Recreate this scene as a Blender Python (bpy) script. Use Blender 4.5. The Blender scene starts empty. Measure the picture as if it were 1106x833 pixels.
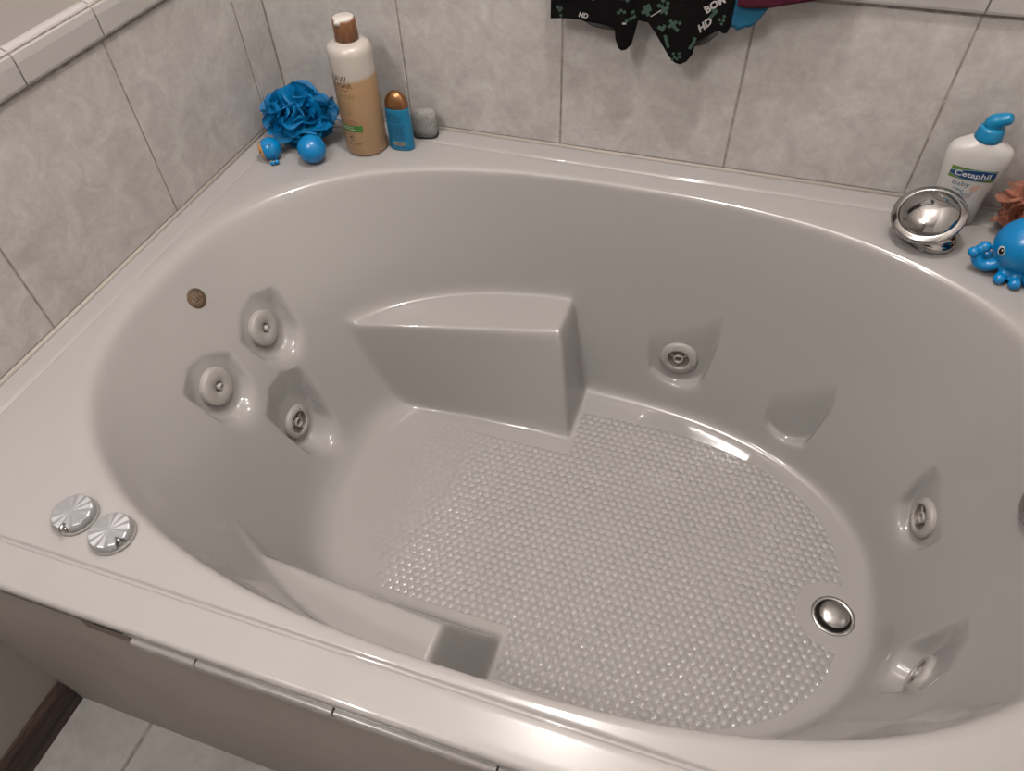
import bpy, math, random
import numpy as np
from mathutils import Vector, Matrix

# ------------------------------------------------------------------ camera, light, exposure
Z0 = 0.585                      # height of the tub deck above the bathroom floor (metres)
sc = bpy.context.scene
COL = sc.collection
cam_d = bpy.data.cameras.new('camera')
cam = bpy.data.objects.new('camera', cam_d)
COL.objects.link(cam)
cam_d.sensor_fit = 'HORIZONTAL'
cam_d.sensor_width = 36.0
cam_d.lens = 25.50
cam_d.clip_start = 0.02
CR = Matrix(((0.9502, -0.2159, 0.2245), (0.3104, 0.7186, -0.6223), (-0.027, 0.661, 0.7499)))
cam.matrix_world = Matrix.Translation((0.9193, -1.2357, 0.7479 + Z0)) @ CR.to_4x4()
sc.camera = cam

sc.view_settings.view_transform = 'Standard'
sc.view_settings.look = 'None'
sc.view_settings.gamma = 1.0
sc.view_settings.use_curve_mapping = False
sc.view_settings.exposure = 1.43
world = bpy.data.worlds.new('world')
sc.world = world
world.use_nodes = True
world.node_tree.nodes['Background'].inputs[0].default_value = (1.0, 0.93, 0.88, 1)
world.node_tree.nodes['Background'].inputs[1].default_value = 0.3

def area_lamp(name, loc, target, size, power, color, shape='DISK', size_y=None):
    d = bpy.data.lights.new(name, 'AREA')
    d.shape = shape; d.size = size
    if size_y: d.size_y = size_y
    d.energy = power; d.color = color
    o = bpy.data.objects.new(name, d); COL.objects.link(o)
    o.location = loc
    o.rotation_euler = (Vector(target) - Vector(loc)).to_track_quat('-Z', 'Y').to_euler()
    return o
WARM = (1.0, 0.96, 0.925)
def globe_lamp(name, loc, r, power, color):
    d = bpy.data.lights.new(name, 'POINT'); d.shadow_soft_size = r; d.energy = power; d.color = color
    o = bpy.data.objects.new(name, d); COL.objects.link(o); o.location = loc
    return o
globe_lamp('ceiling_light', (0.77, -0.45, 1.66 + Z0), 0.036, 17.5, WARM)
globe_lamp('vanity_bulb', (0.20, -1.25, 1.45 + Z0), 0.026, 9.5, WARM)
globe_lamp('vanity_bulb', (0.20, -1.55, 1.45 + Z0), 0.026, 9.5, WARM)


# ------------------------------------------------------------------ materials
def mat(name, color, rough=0.5, metal=0.0, spec=0.5, trans=0.0, ior=1.45, alpha=1.0, coat=0.0, sss=0.0):
    m = bpy.data.materials.new(name); m.use_nodes = True
    b = m.node_tree.nodes['Principled BSDF']
    b.inputs['Base Color'].default_value = (*color, 1)
    b.inputs['Roughness'].default_value = rough
    b.inputs['Metallic'].default_value = metal
    b.inputs['Specular IOR Level'].default_value = spec
    b.inputs['Transmission Weight'].default_value = trans
    b.inputs['IOR'].default_value = ior
    b.inputs['Alpha'].default_value = alpha
    b.inputs['Coat Weight'].default_value = coat
    if sss:
        b.inputs['Subsurface Weight'].default_value = sss
        b.inputs['Subsurface Radius'].default_value = (0.01, 0.008, 0.006)
        b.inputs['Subsurface Scale'].default_value = 0.5
    return m
def nd(m, typ, **kw):
    n = m.node_tree.nodes.new(typ)
    for k, v in kw.items(): setattr(n, k, v)
    return n
def lk(m, a, b): m.node_tree.links.new(a, b)
def bsdf(m): return m.node_tree.nodes['Principled BSDF']
def math_n(m, op, a, b=None, c=None):
    n = nd(m, 'ShaderNodeMath', operation=op)
    for i, x in enumerate((a, b, c)):
        if x is None: continue
        if hasattr(x, 'links'): lk(m, x, n.inputs[i])
        else: n.inputs[i].default_value = x
    return n.outputs[0]
def noise(m, scale, detail=4, rough=0.6, coord=None, dist=0.0):
    tc = nd(m, 'ShaderNodeTexCoord')
    n = nd(m, 'ShaderNodeTexNoise')
    n.inputs['Scale'].default_value = scale; n.inputs['Detail'].default_value = detail
    n.inputs['Roughness'].default_value = rough; n.inputs['Distortion'].default_value = dist
    lk(m, coord or tc.outputs['Object'], n.inputs['Vector'])
    return n.outputs['Fac']
def ramp(m, fac, stops):
    r = nd(m, 'ShaderNodeValToRGB')
    els = r.color_ramp.elements
    while len(els) < len(stops): els.new(0.5)
    for e, (p, c) in zip(els, stops): e.position = p; e.color = (*c, 1)
    lk(m, fac, r.inputs[0]); return r.outputs[0]
def bump(m, height, strength=0.3, dist=0.002):
    b = nd(m, 'ShaderNodeBump'); b.inputs['Strength'].default_value = strength
    b.inputs['Distance'].default_value = dist
    lk(m, height, b.inputs['Height']); lk(m, b.outputs[0], bsdf(m).inputs['Normal'])

# acrylic of the tub, with the hexagonal anti-slip pattern pressed into its floor
ACR = (0.254, 0.241, 0.234)
m_acr = mat('white_acrylic', ACR, 0.085, spec=0.5, coat=0.0)
m_shell = mat('tub_acrylic', ACR, 0.075, spec=0.5, coat=0.0)
def hex_pattern(m):
    tc = nd(m, 'ShaderNodeTexCoord'); sep = nd(m, 'ShaderNodeSeparateXYZ')
    lk(m, tc.outputs['Object'], sep.inputs[0]); X, Y, Zc = sep.outputs
    S = 0.0150; T = S * math.sqrt(3)
    def cell(off):
        x = math_n(m, 'WRAP', math_n(m, 'ADD', X, off * S), S / 2, -S / 2)
        y = math_n(m, 'WRAP', math_n(m, 'ADD', Y, off * T), T / 2, -T / 2)
        return math_n(m, 'SQRT', math_n(m, 'ADD', math_n(m, 'MULTIPLY', x, x), math_n(m, 'MULTIPLY', y, y)))
    d = math_n(m, 'MINIMUM', cell(0.0), cell(0.5))
    q = math_n(m, 'MINIMUM', math_n(m, 'DIVIDE', d, 0.0078), 1.0)
    dome = math_n(m, 'SUBTRACT', 1.0, math_n(m, 'MULTIPLY', q, q))      # little rounded domes
    # where the pattern is: rounded region of the floor, not around the drain
    def sq(v): return math_n(m, 'MULTIPLY', v, v)
    ex = math_n(m, 'DIVIDE', math_n(m, 'SUBTRACT', X, 0.835), 0.425)
    ey = math_n(m, 'DIVIDE', math_n(m, 'ADD', Y, 0.56), 0.295)
    e = math_n(m, 'ADD', math_n(m, 'POWER', math_n(m, 'ABSOLUTE', ex), 2.5), math_n(m, 'POWER', math_n(m, 'ABSOLUTE', ey), 2.5))
    inside = math_n(m, 'LESS_THAN', e, 1.0)
    dd = math_n(m, 'ADD', sq(math_n(m, 'SUBTRACT', X, 1.247)), sq(math_n(m, 'ADD', Y, 0.578)))
    nodrain = math_n(m, 'GREATER_THAN', dd, 0.062 ** 2)
    low = math_n(m, 'LESS_THAN', Zc, -0.449)
    arms = math_n(m, 'MAXIMUM', math_n(m, 'GREATER_THAN', X, 0.728), math_n(m, 'LESS_THAN', math_n(m, 'ABSOLUTE', math_n(m, 'ADD', Y, 0.573)), 0.190))
    mask = math_n(m, 'MULTIPLY', math_n(m, 'MULTIPLY', math_n(m, 'MULTIPLY', inside, nodrain), low), arms)
    # the pattern is worn softer towards the seat end
    soft = nd(m, 'ShaderNodeMapRange'); lk(m, X, soft.inputs['Value'])
    soft.inputs['From Min'].default_value = 0.42; soft.inputs['From Max'].default_value = 0.66
    soft.inputs['To Min'].default_value = 0.25; soft.inputs['To Max'].default_value = 1.0
    h = math_n(m, 'MULTIPLY', math_n(m, 'MULTIPLY', dome, mask), soft.outputs[0])
    bump(m, h, 1.0, 0.0022)
hex_pattern(m_shell)

def tile_mat(name, c0, c1, c2, scale=14, bs=0.25):
    m = mat(name, c1, 0.42, spec=0.35)
    f = noise(m, scale, 8, 0.68, dist=0.6)
    g = noise(m, scale * 5, 4, 0.7)
    mix = math_n(m, 'ADD', math_n(m, 'MULTIPLY', f, 0.75), math_n(m, 'MULTIPLY', g, 0.25))
    lk(m, ramp(m, mix, [(0.33, c0), (0.5, c1), (0.67, c2)]), bsdf(m).inputs['Base Color'])
    fine = noise(m, scale * 14, 5, 0.75)
    bump(m, math_n(m, 'ADD', mix, math_n(m, 'MULTIPLY', fine, 0.5)), bs, 0.003)
    return m
m_tile = tile_mat('stone_look_wall_tile', (0.275, 0.259, 0.245), (0.338, 0.320, 0.306), (0.405, 0.388, 0.374), 19)
m_ftile = tile_mat('floor_tile_ceramic', (0.22, 0.207, 0.196), (0.27, 0.255, 0.243), (0.34, 0.32, 0.303), 9, 0.3)
m_grout = mat('grout', (0.30, 0.245, 0.205), 0.9)
lk(m_grout, ramp(m_grout, noise(m_grout, 60, 4), [(0.35, (0.15, 0.13, 0.115)), (0.65, (0.26, 0.235, 0.215))]), bsdf(m_grout).inputs['Base Color'])
m_bull = mat('glossy_trim_tile', (0.29, 0.272, 0.265), 0.22, coat=0.2)
m_paint = mat('wall_paint', (0.29, 0.262, 0.246), 0.7)
m_white = mat('ceiling_paint', (0.78, 0.75, 0.72), 0.8)
m_far = mat('greige_wall_paint', (0.55, 0.53, 0.505), 0.8)
m_apron = mat('apron_panel', (0.42, 0.36, 0.30), 0.55)
lk(m_apron, ramp(m_apron, noise(m_apron, 5, 3), [(0.3, (0.265, 0.238, 0.217)), (0.7, (0.30, 0.272, 0.25))]), bsdf(m_apron).inputs['Base Color'])
m_caulk = mat('caulk', (0.25, 0.225, 0.20), 0.6)

def wood_mat(name, c0, c1, axis, scale):
    m = mat(name, c0, 0.45)
    tc = nd(m, 'ShaderNodeTexCoord'); mp = nd(m, 'ShaderNodeMapping')
    s = [scale] * 3; s[axis] = scale * 0.05
    mp.inputs['Scale'].default_value = s
    lk(m, tc.outputs['Object'], mp.inputs[0])
    n = noise(m, 1.0, 6, 0.7, coord=mp.outputs[0], dist=0.4)
    lk(m, ramp(m, n, [(0.38, c0), (0.62, c1)]), bsdf(m).inputs['Base Color'])
    bump(m, n, 0.4, 0.001)
    return m
m_base = wood_mat('dark_wood', (0.010, 0.006, 0.005), (0.062, 0.037, 0.031), 1, 130)
m_capwood = wood_mat('cap_wood', (0.09, 0.036, 0.014), (0.20, 0.088, 0.038), 2, 500)

m_chrome = mat('chrome', (0.38, 0.37, 0.362), 0.09, metal=1.0)
m_satin = mat('satin_metal', (0.40, 0.39, 0.38), 0.27, metal=1.0)
m_dark = mat('dark_cavity', (0.035, 0.028, 0.024), 0.5)
m_plast = mat('jet_plastic', (0.265, 0.25, 0.237), 0.3)
m_jet_shade = mat('jet_cavity_shade', (0.13, 0.11, 0.095), 0.35)  # shade of a deep cavity painted into the shallow jet sockets

# ------------------------------------------------------------------ mesh helpers
def build(name, V, F, m, parent=None, loc=(0, 0, 0), rot=None, smooth=True, mats=None, fm=None):
    me = bpy.data.meshes.new(name)
    me.from_pydata([tuple(map(float, p)) for p in V], [], [tuple(map(int, f)) for f in F])
    me.materials.append(m)
    if mats:
        for x in mats: me.materials.append(x)
    if fm is not None: me.polygons.foreach_set('material_index', fm)
    if smooth: me.polygons.foreach_set('use_smooth', [True] * len(me.polygons))
    me.update()
    o = bpy.data.objects.new(name, me); COL.objects.link(o)
    o.location = loc
    if rot is not None: o.rotation_euler = rot
    if parent: o.parent = parent
    return o
def tag(o, label=None, cat=None, group=None, kind=None):
    if label: o['label'] = label
    if cat: o['category'] = cat
    if group: o['group'] = group
    if kind: o['kind'] = kind
    return o
def thing(name, label, cat, loc, rotz=0, group=None):
    o = bpy.data.objects.new(name, None); COL.objects.link(o)
    o.empty_display_size = 0.03
    o.location = (loc[0], loc[1], loc[2] + Z0); o.rotation_euler = (0, 0, rotz)
    return tag(o, label, cat, group)
def join(parts):
    V, F, n = [], [], 0
    for v, f in parts:
        V.extend([tuple(p) for p in v]); F.extend([tuple(i + n for i in q) for q in f]); n += len(v)
    return V, F
def lathe(prof, n=48, cap0=True, cap1=True, rfun=None):
    V, F = [], []
    for r, z in prof:
        for i in range(n):
            a = 2 * math.pi * i / n
            k = rfun(a, r, z) if rfun else 1.0
            V.append((r * k * math.cos(a), r * k * math.sin(a), z))
    for j in range(len(prof) - 1):
        for i in range(n):
            i2 = (i + 1) % n
            F.append((j * n + i, j * n + i2, (j + 1) * n + i2, (j + 1) * n + i))
    if cap0: F.append(tuple(reversed(range(n))))
    if cap1: F.append(tuple((len(prof) - 1) * n + i for i in range(n)))
    return V, F
def loft(secs, n=64, e=2.4, cap=True):
    """secs: (z, half width x, half depth y) superellipse sections"""
    V, F = [], []
    for z, a, b in secs:
        for i in range(n):
            t = 2 * math.pi * i / n; c, s = math.cos(t), math.sin(t)
            V.append((a * math.copysign(abs(c) ** (2 / e), c), b * math.copysign(abs(s) ** (2 / e), s), z))
    for j in range(len(secs) - 1):
        for i in range(n):
            i2 = (i + 1) % n
            F.append((j * n + i, j * n + i2, (j + 1) * n + i2, (j + 1) * n + i))
    if cap:
        F.append(tuple(reversed(range(n)))); F.append(tuple((len(secs) - 1) * n + i for i in range(n)))
    return V, F
def smooth_secs(pts, n=8):
    """Catmull-Rom through tuples"""
    out = []
    P = [np.array(p, float) for p in pts]
    for i in range(len(P) - 1):
        p0 = P[max(i - 1, 0)]; p1 = P[i]; p2 = P[i + 1]; p3 = P[min(i + 2, len(P) - 1)]
        for k in range(n):
            t = k / n
            out.append(tuple(0.5 * ((2 * p1) + (-p0 + p2) * t + (2 * p0 - 5 * p1 + 4 * p2 - p3) * t * t + (-p0 + 3 * p1 - 3 * p2 + p3) * t ** 3)))
    out.append(tuple(P[-1])); return out
def sphere(c, r, nu=32, nv=18, scale=(1, 1, 1)):
    V, F = [], []
    for j in range(nv + 1):
        th = math.pi * j / nv
        for i in range(nu):
            a = 2 * math.pi * i / nu
            V.append((c[0] + r * scale[0] * math.sin(th) * math.cos(a), c[1] + r * scale[1] * math.sin(th) * math.sin(a), c[2] + r * scale[2] * math.cos(th)))
    for j in range(nv):
        for i in range(nu):
            i2 = (i + 1) % nu
            F.append((j * nu + i, (j + 1) * nu + i, (j + 1) * nu + i2, j * nu + i2))
    return V, F
def box(x0, x1, y0, y1, z0, z1):
    V = [(x0, y0, z0), (x1, y0, z0), (x1, y1, z0), (x0, y1, z0), (x0, y0, z1), (x1, y0, z1), (x1, y1, z1), (x0, y1, z1)]
    F = [(0, 3, 2, 1), (4, 5, 6, 7), (0, 1, 5, 4), (1, 2, 6, 5), (2, 3, 7, 6), (3, 0, 4, 7)]
    return V, F
def tube(pts, rad, n=16, caps=True):
    P = [Vector(p) for p in pts]; V, F = [], []
    if not hasattr(rad, '__len__'): rad = [rad] * len(P)
    up = Vector((0, 0, 1)); prev = None
    for i, p in enumerate(P):
        t = (P[min(i + 1, len(P) - 1)] - P[max(i - 1, 0)]).normalized()
        if prev is None:
            a = t.cross(up)
            if a.length < 1e-3: a = t.cross(Vector((1, 0, 0)))
            a.normalize()
        else:
            a = (prev - t * prev.dot(t)).normalized()
        prev = a; b = t.cross(a)
        for k in range(n):
            w = 2 * math.pi * k / n
            V.append(tuple(p + (a * math.cos(w) + b * math.sin(w)) * rad[i]))
    for i in range(len(P) - 1):
        for k in range(n):
            k2 = (k + 1) % n
            F.append((i * n + k, i * n + k2, (i + 1) * n + k2, (i + 1) * n + k))
    if caps:
        F.append(tuple(reversed(range(n)))); F.append(tuple((len(P) - 1) * n + k for k in range(n)))
    return V, F
def bevel(o, w=0.001, seg=2, angle=30):
    b = o.modifiers.new('bevel', 'BEVEL'); b.width = w; b.segments = seg; b.limit_method = 'ANGLE'; b.angle_limit = math.radians(angle)
    return o
def text_vf(s, size, shear=0.0, bold=0.0, ax='CENTER'):
    """flat letters in the xy plane, lightly subdivided so they can be wrapped"""
    cu = bpy.data.curves.new('lettering', 'FONT')
    cu.body = s; cu.size = size; cu.shear = shear; cu.offset = bold
    cu.align_x = ax; cu.align_y = 'CENTER'; cu.resolution_u = 3
    o = bpy.data.objects.new('lettering', cu); COL.objects.link(o)
    dg = bpy.context.evaluated_depsgraph_get()
    me = o.evaluated_get(dg).to_mesh()
    V = [tuple(v.co) for v in me.vertices]; F = [tuple(p.vertices) for p in me.polygons]
    o.evaluated_get(dg).to_mesh_clear()
    bpy.data.objects.remove(o); bpy.data.curves.remove(cu)
    return V, F
def rect_vf(cx, cy, w, h, nx=8, ny=2):
    V = [(cx - w / 2 + w * i / nx, cy - h / 2 + h * j / ny, 0) for j in range(ny + 1) for i in range(nx + 1)]
    F = [(j * (nx + 1) + i, j * (nx + 1) + i + 1, (j + 1) * (nx + 1) + i + 1, (j + 1) * (nx + 1) + i) for j in range(ny) for i in range(nx)]
    return V, F
def ellipse_vf(cx, cy, a, b, n=32, rings=4):
    V = [(cx, cy, 0)]; F = []
    for k in range(1, rings + 1):
        for i in range(n):
            t = 2 * math.pi * i / n
            V.append((cx + a * k / rings * math.cos(t), cy + b * k / rings * math.sin(t), 0))
    for i in range(n): F.append((0, 1 + i, 1 + (i + 1) % n))
    for k in range(rings - 1):
        for i in range(n):
            i2 = (i + 1) % n
            F.append((1 + k * n + i, 1 + (k + 1) * n + i, 1 + (k + 1) * n + i2, 1 + k * n + i2))
    return V, F
def shift(vf, dx, dy, s=1.0):
    return [(x * s + dx, y * s + dy, z) for x, y, z in vf[0]], vf[1]

# ------------------------------------------------------------------ room
RX = 1.52; RY = -3.4; CZ = 1.85
def struct(name, V, F, m, smooth=False, **k):
    o = build(name, V, F, m, loc=(0, 0, Z0), smooth=smooth, **k); o['kind'] = 'structure'; return o
# tiled walls: every tile a bevelled slab over a grout bed, all one surface of the wall
def tile_box(parts, axis, a0, a1, z0, z1, g=0.0016):
    t = 0.008; c = 0.0012
    a0 += g; a1 -= g; z0 += g; z1 -= g
    pts = []
    for (d, k) in ((-t, 0), (-c, 0), (0, c)):
        for (a, z) in ((a0 + k, z0 + k), (a1 - k, z0 + k), (a1 - k, z1 - k), (a0 + k, z1 - k)):
            pts.append((d, a, z) if axis == 'x' else (a, -d, z))
    F = []
    for r in range(2):
        for i in range(4):
            i2 = (i + 1) % 4
            F.append((r * 4 + i, r * 4 + i2, (r + 1) * 4 + i2, (r + 1) * 4 + i))
    F.append((8, 9, 10, 11))
    if axis == 'y': F = [tuple(reversed(f)) for f in F]
    parts.append((pts, F))
def wall(name, axis, edges, a_lo, a_hi, paint_lo):
    tiles = []
    for i in range(len(edges) - 1):
        tile_box(tiles, axis, edges[i], edges[i + 1], 0.003, 0.3005)
    nt = sum(len(f) for _, f in tiles)
    def slab(d0, d1, a0, a1, z0, z1):
        return box(d0, d1, a0, a1, z0, z1) if axis == 'x' else box(a0, a1, -d1, -d0, z0, z1)
    t0, t1 = (min(edges), max(edges))
    gb = [slab(-0.012, -0.0009, t0 - (0.015 if axis == 'y' else 0), t1 + (0.015 if axis == 'x' else 0), -0.012, 0.309)]
    pb = [slab(-0.10, -0.008, a_lo, a_hi, 0.309, CZ), slab(-0.10, -0.012, t0, t1, -Z0, 0.309)]
    if paint_lo is not None: pb.append(slab(-0.10, -0.0004, a_lo, paint_lo, -Z0, 0.309))
    V, F = join(tiles + gb + pb)
    fm = [0] * nt + [1] * 6 + [2] * (6 * len(pb))
    return struct(name, V, F, m_tile, mats=[m_grout, m_paint], fm=fm)
wall('wall_left', 'x', [-1.069, -1.0164, -0.7064, -0.3964, -0.0864, 0.0], RY, 0.0, -1.060)
wall('wall_back', 'y', [0.0, 0.282, 0.592, 0.902, 1.212, RX], -0.10, RX + 0.1, None)
# bullnose cap tiles
def trim(name, axis, edges):
    prof = [(-0.010, 0.3045), (0.004, 0.3045), (0.0075, 0.3065), (0.0085, 0.3105), (0.0085, 0.336), (0.0070, 0.346), (0.0030, 0.3525), (-0.003, 0.355), (-0.010, 0.355)]
    parts = []
    for i in range(len(edges) - 1):
        a0, a1 = edges[i] + 0.0012, edges[i + 1] - 0.0012
        V = []
        for a in (a0, a1):
            for d, z in prof: V.append((d, a, z) if axis == 'x' else (a, -d, z))
        n = len(prof); F = [(k, k + 1, n + k + 1, n + k) for k in range(n - 1)] + [(n - 1, 0, n, 2 * n - 1)]
        F += [tuple(reversed(range(n))), tuple(range(n, 2 * n))]
        if axis == 'x': F = [tuple(reversed(f)) for f in F]
        parts.append((V, F))
    e0, e1 = edges[0], edges[-1]
    gv = box(-0.010, 0.0055, e0, e1, 0.306, 0.351) if axis == 'x' else box(e0, e1, -0.0055, 0.010, 0.306, 0.351)
    nt = sum(len(f) for _, f in parts)
    V, F = join(parts + [gv])
    return bevel(struct(name, V, F, m_bull, mats=[m_grout], fm=[0] * nt + [1] * 6), 0.0008, 2, 40)
trim('trim_1', 'x', [-1.069] + [-0.0864 - 0.155 * k for k in range(6, -1, -1)] + [-0.0095])
trim('trim_2', 'y', [0.0095, 0.282, 0.592, 0.902, 1.212, RX])
V, F = box(RX, RX + 0.1, RY, 0.1, -Z0, CZ); struct('wall_right', V, F, m_far)
V, F = box(-0.1, RX + 0.1, RY - 0.1, RY, -Z0, CZ); struct('wall_front', V, F, m_far)
V, F = box(-0.1, RX + 0.1, RY - 0.1, 0.1, CZ, CZ + 0.1); struct('ceiling', V, F, m_white)
# floor tiles
fl = []
gx = [-0.155 + 0.313 * k for k in range(0, 7)]; gy = [-1.0 - 0.313 * k for k in range(0, 9)]
def ftile(x0, x1, y0, y1):
    x0 = max(x0, -0.1); x1 = min(x1, RX + 0.1); y0 = max(y0, RY - 0.1)
    g = 0.0028; c = 0.002; z = -Z0
    V = []
    for zz, k in ((z - 0.008, 0), (z - c, 0), (z, c)):
        V += [(x0 + g + k, y0 + g + k, zz), (x1 - g - k, y0 + g + k, zz), (x1 - g - k, y1 - g - k, zz), (x0 + g + k, y1 - g - k, zz)]
    F = [(r * 4 + i, r * 4 + (i + 1) % 4, (r + 1) * 4 + (i + 1) % 4, (r + 1) * 4 + i) for r in range(2) for i in range(4)] + [(8, 9, 10, 11)]
    return V, F
for i in range(6):
    for j in range(8):
        if gx[i] < RX and gy[j + 1] < 0: fl.append(ftile(gx[i], gx[i + 1], gy[j + 1], gy[j]))
nt = sum(len(f) for _, f in fl)
fl.append(box(-0.1, RX + 0.1, RY - 0.1, 0.1, -Z0 - 0.05, -Z0 - 0.003))
V, F = join(fl); struct('floor', V, F, m_ftile, mats=[m_grout], fm=[0] * nt + [1] * 6)
# dark wooden baseboard along the left wall in front of the tub
prof = [(0.0, -Z0), (0.013, -Z0), (0.013, -Z0 + 0.060), (0.010, -Z0 + 0.068), (0.006, -Z0 + 0.075), (0.0, -Z0 + 0.075)]
V = [(x, y, z) for y in (RY, -1.068) for x, z in prof]; n = len(prof)
F = [(k, (k + 1) % n, n + (k + 1) % n, n + k) for k in range(n)] + [tuple(reversed(range(n))), tuple(range(n, 2 * n))]
F = [tuple(reversed(f)) for f in F]
struct('baseboard_left', V, F, m_base)

# ------------------------------------------------------------------ tub surface
#BASIN
BX, BY, DEP = 0.738, -0.550, 0.455
def smin(a, b, k):
    h = np.clip(0.5 + 0.5 * (b - a) / k, 0, 1); return b * (1 - h) + a * h - k * h * (1 - h)
def smax(a, b, k): return -smin(-a, -b, k)
NTH = 720; NXI = 700
THS = np.linspace(-math.pi, math.pi, NTH + 1)
XI = np.linspace(-0.6, 1.6, NXI)            # 0 = floor edge, 1 = rim edge
def sup(th, al, ar, b, n):
    c, s = np.cos(th), np.sin(th); a = np.where(c > 0, ar, al)
    return (np.abs(c / a) ** n + np.abs(s / b) ** n) ** (-1.0 / n)
def r_rim(th): return sup(th, 0.668, 0.690, 0.450, 2.5)
def r_floor(th): return sup(th, 0.435, 0.570, 0.350, 2.35)
TAB = np.zeros((NTH + 1, NXI))
for i, th in enumerate(THS):
    R1, R0 = float(r_rim(th)), float(r_floor(th))
    lf = max(0.0, -math.cos(th)) ** 2        # the lounging end has a bent, leaning wall
    rm = R0 + (R1 - R0) * (0.62 - 0.14 * lf); zm = -DEP * (0.42 - 0.02 * lf)
    rm = rm * (1 - lf) + (R1 - (R1 - R0) * 0.48) * lf
    P = np.array([(R1 + 0.16, 0.0), (R1, 0.0), (rm, zm), (R0 + 0.0, -DEP), (max(R0 - 0.25, 0), -DEP)])
    seg = np.hypot(*np.diff(P, axis=0).T); L = np.concatenate([[0], np.cumsum(seg)])
    s = np.arange(0, L[-1], 0.0015)
    r = np.interp(s, L, P[:, 0]); z = np.interp(s, L, P[:, 1])
    def gs(q, sg):
        k = int(4 * sg / 0.0015) + 1; w = np.exp(-0.5 * (np.arange(-k, k + 1) * 0.0015 / sg) ** 2); w /= w.sum()
        return np.convolve(np.pad(q, k, mode='reflect', reflect_type='odd'), w, 'valid')
    sr = 0.0055 + 0.007 * abs(math.cos(th)) ** 2; sf = 0.015 + 0.030 * lf
    wa = np.clip((s - L[1] - 0.04) / 0.08, 0, 1)
    r2 = gs(r, sr) * (1 - wa) + gs(r, sf) * wa; z2 = gs(z, sr) * (1 - wa) + gs(z, sf) * wa
    rq = R0 + XI * (R1 - R0)
    o = np.argsort(r2); TAB[i] = np.interp(rq, r2[o], z2[o], left=-DEP, right=0.0)
def wall_h(x, y):
    dx, dy = x - BX, y - BY
    th = np.arctan2(dy, dx); r = np.hypot(dx, dy)
    R1, R0 = r_rim(th), r_floor(th)
    xi = np.clip((r - R0) / (R1 - R0), XI[0], XI[-1])
    a = (th + math.pi) / (2 * math.pi) * NTH; i0 = np.clip(a.astype(int), 0, NTH - 1); fa = a - i0
    b = (xi - XI[0]) / (XI[-1] - XI[0]) * (NXI - 1); j0 = np.clip(b.astype(int), 0, NXI - 2); fb = b - j0
    h = (TAB[i0, j0] * (1 - fa) + TAB[i0 + 1, j0] * fa) * (1 - fb) + (TAB[i0, j0 + 1] * (1 - fa) + TAB[i0 + 1, j0 + 1] * fa) * fb
    return h
def arm(x, y, top_y, bot_y, sgn):
    """armrest shelf moulded into the wall; sgn +1 = at the back wall"""
    yt = top_y(x); w = np.sqrt((yt - bot_y) ** 2 + 0.035 ** 2)
    face = -0.245 - 0.21 * (yt - y) * sgn / w
    end = -0.245 - (x - 0.672) * 4.9
    top = -0.245 + 0 * x
    return smin(smin(top, face, 0.022), end, 0.042)
# pockets: (x, y, z, direction, steepness, radius, ledge drop)
POCKETS = [
    (0.160, -0.472, -0.170, 0.0, 4.0, 0.054, 0.22, 0.75, 0.8),
    (0.158, -0.622, -0.170, 0.0, 4.0, 0.054, 0.22, 0.75, 0.8),
    (0.216, -0.536, -0.350, 0.0, 6.0, 0.050, 0.15, 0.75, 0.7),
    (0.898, -0.168, -0.333, -1.571, 12.0, 0.058, 0.25, 0.5, 0.05),
    (1.344, -0.439, -0.310, -2.98, 12.0, 0.050, 0.25, 0.7, 0.35),
    (1.336, -0.703, -0.328, 2.70, 12.0, 0.050, 0.25, 0.7, 0.35),
    (1.134, -0.236, -0.370, -1.85, 9.0, 0.044, 0.0, 0.5, 0.12),
]
def tub_h(x, y, pockets=True):
    x = np.asarray(x, float); y = np.asarray(y, float)
    h = wall_h(x, y)
    A = arm(x, y, lambda X: -0.256 - np.clip(0.661 - X, 0, 1) * 0.235, -0.330, 1.0)
    B = arm(x, y, lambda X: -0.866 + np.clip(0.661 - X, 0, 1) * 0.06 + np.clip(0.36 - X, 0, 1) * 0.5, -0.795, -1.0)
    lim = lambda a: np.where((h < -0.02), a, h - 1)
    h = np.where(A > h - 0.05, smax(h, A, 0.028), h)
    h = np.where(B > h - 0.05, smax(h, B, 0.028), h)
    if pockets:
        for (px, py, pz, d, k, R, m, c, tp) in POCKETS:
            ux, uy = math.cos(d), math.sin(d)
            s = (x - px) * ux + (y - py) * uy; l = -(x - px) * uy + (y - py) * ux
            plane = pz - k * s
            bowl = pz - R + c * l * l / R - np.clip(s, -1, 0.12) * m + 260.0 * np.clip(np.abs(l) - np.clip(R * 0.86 - tp * np.clip(plane - pz, 0, 1), 0.004, 1), 0, 1) ** 2
            hp = smax(plane, bowl, 0.022)
            hp = hp + 8.0 * np.clip(s - 0.10, 0, 1)
            hp = hp + 6.0 * np.clip(tp * (plane - pz) - R * 0.86, 0, 1)
            near = (s < 0.16) & (s > -0.2) & (np.abs(l) < 0.2)
            h = np.where(near, smin(h, hp, 0.026), h)
    dr = np.hypot(x - 1.247, y + 0.578)
    h = np.where(dr < 0.0335, h - 0.012 * np.clip((0.0335 - dr) / 0.004, 0, 1), h)
    return h
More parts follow.
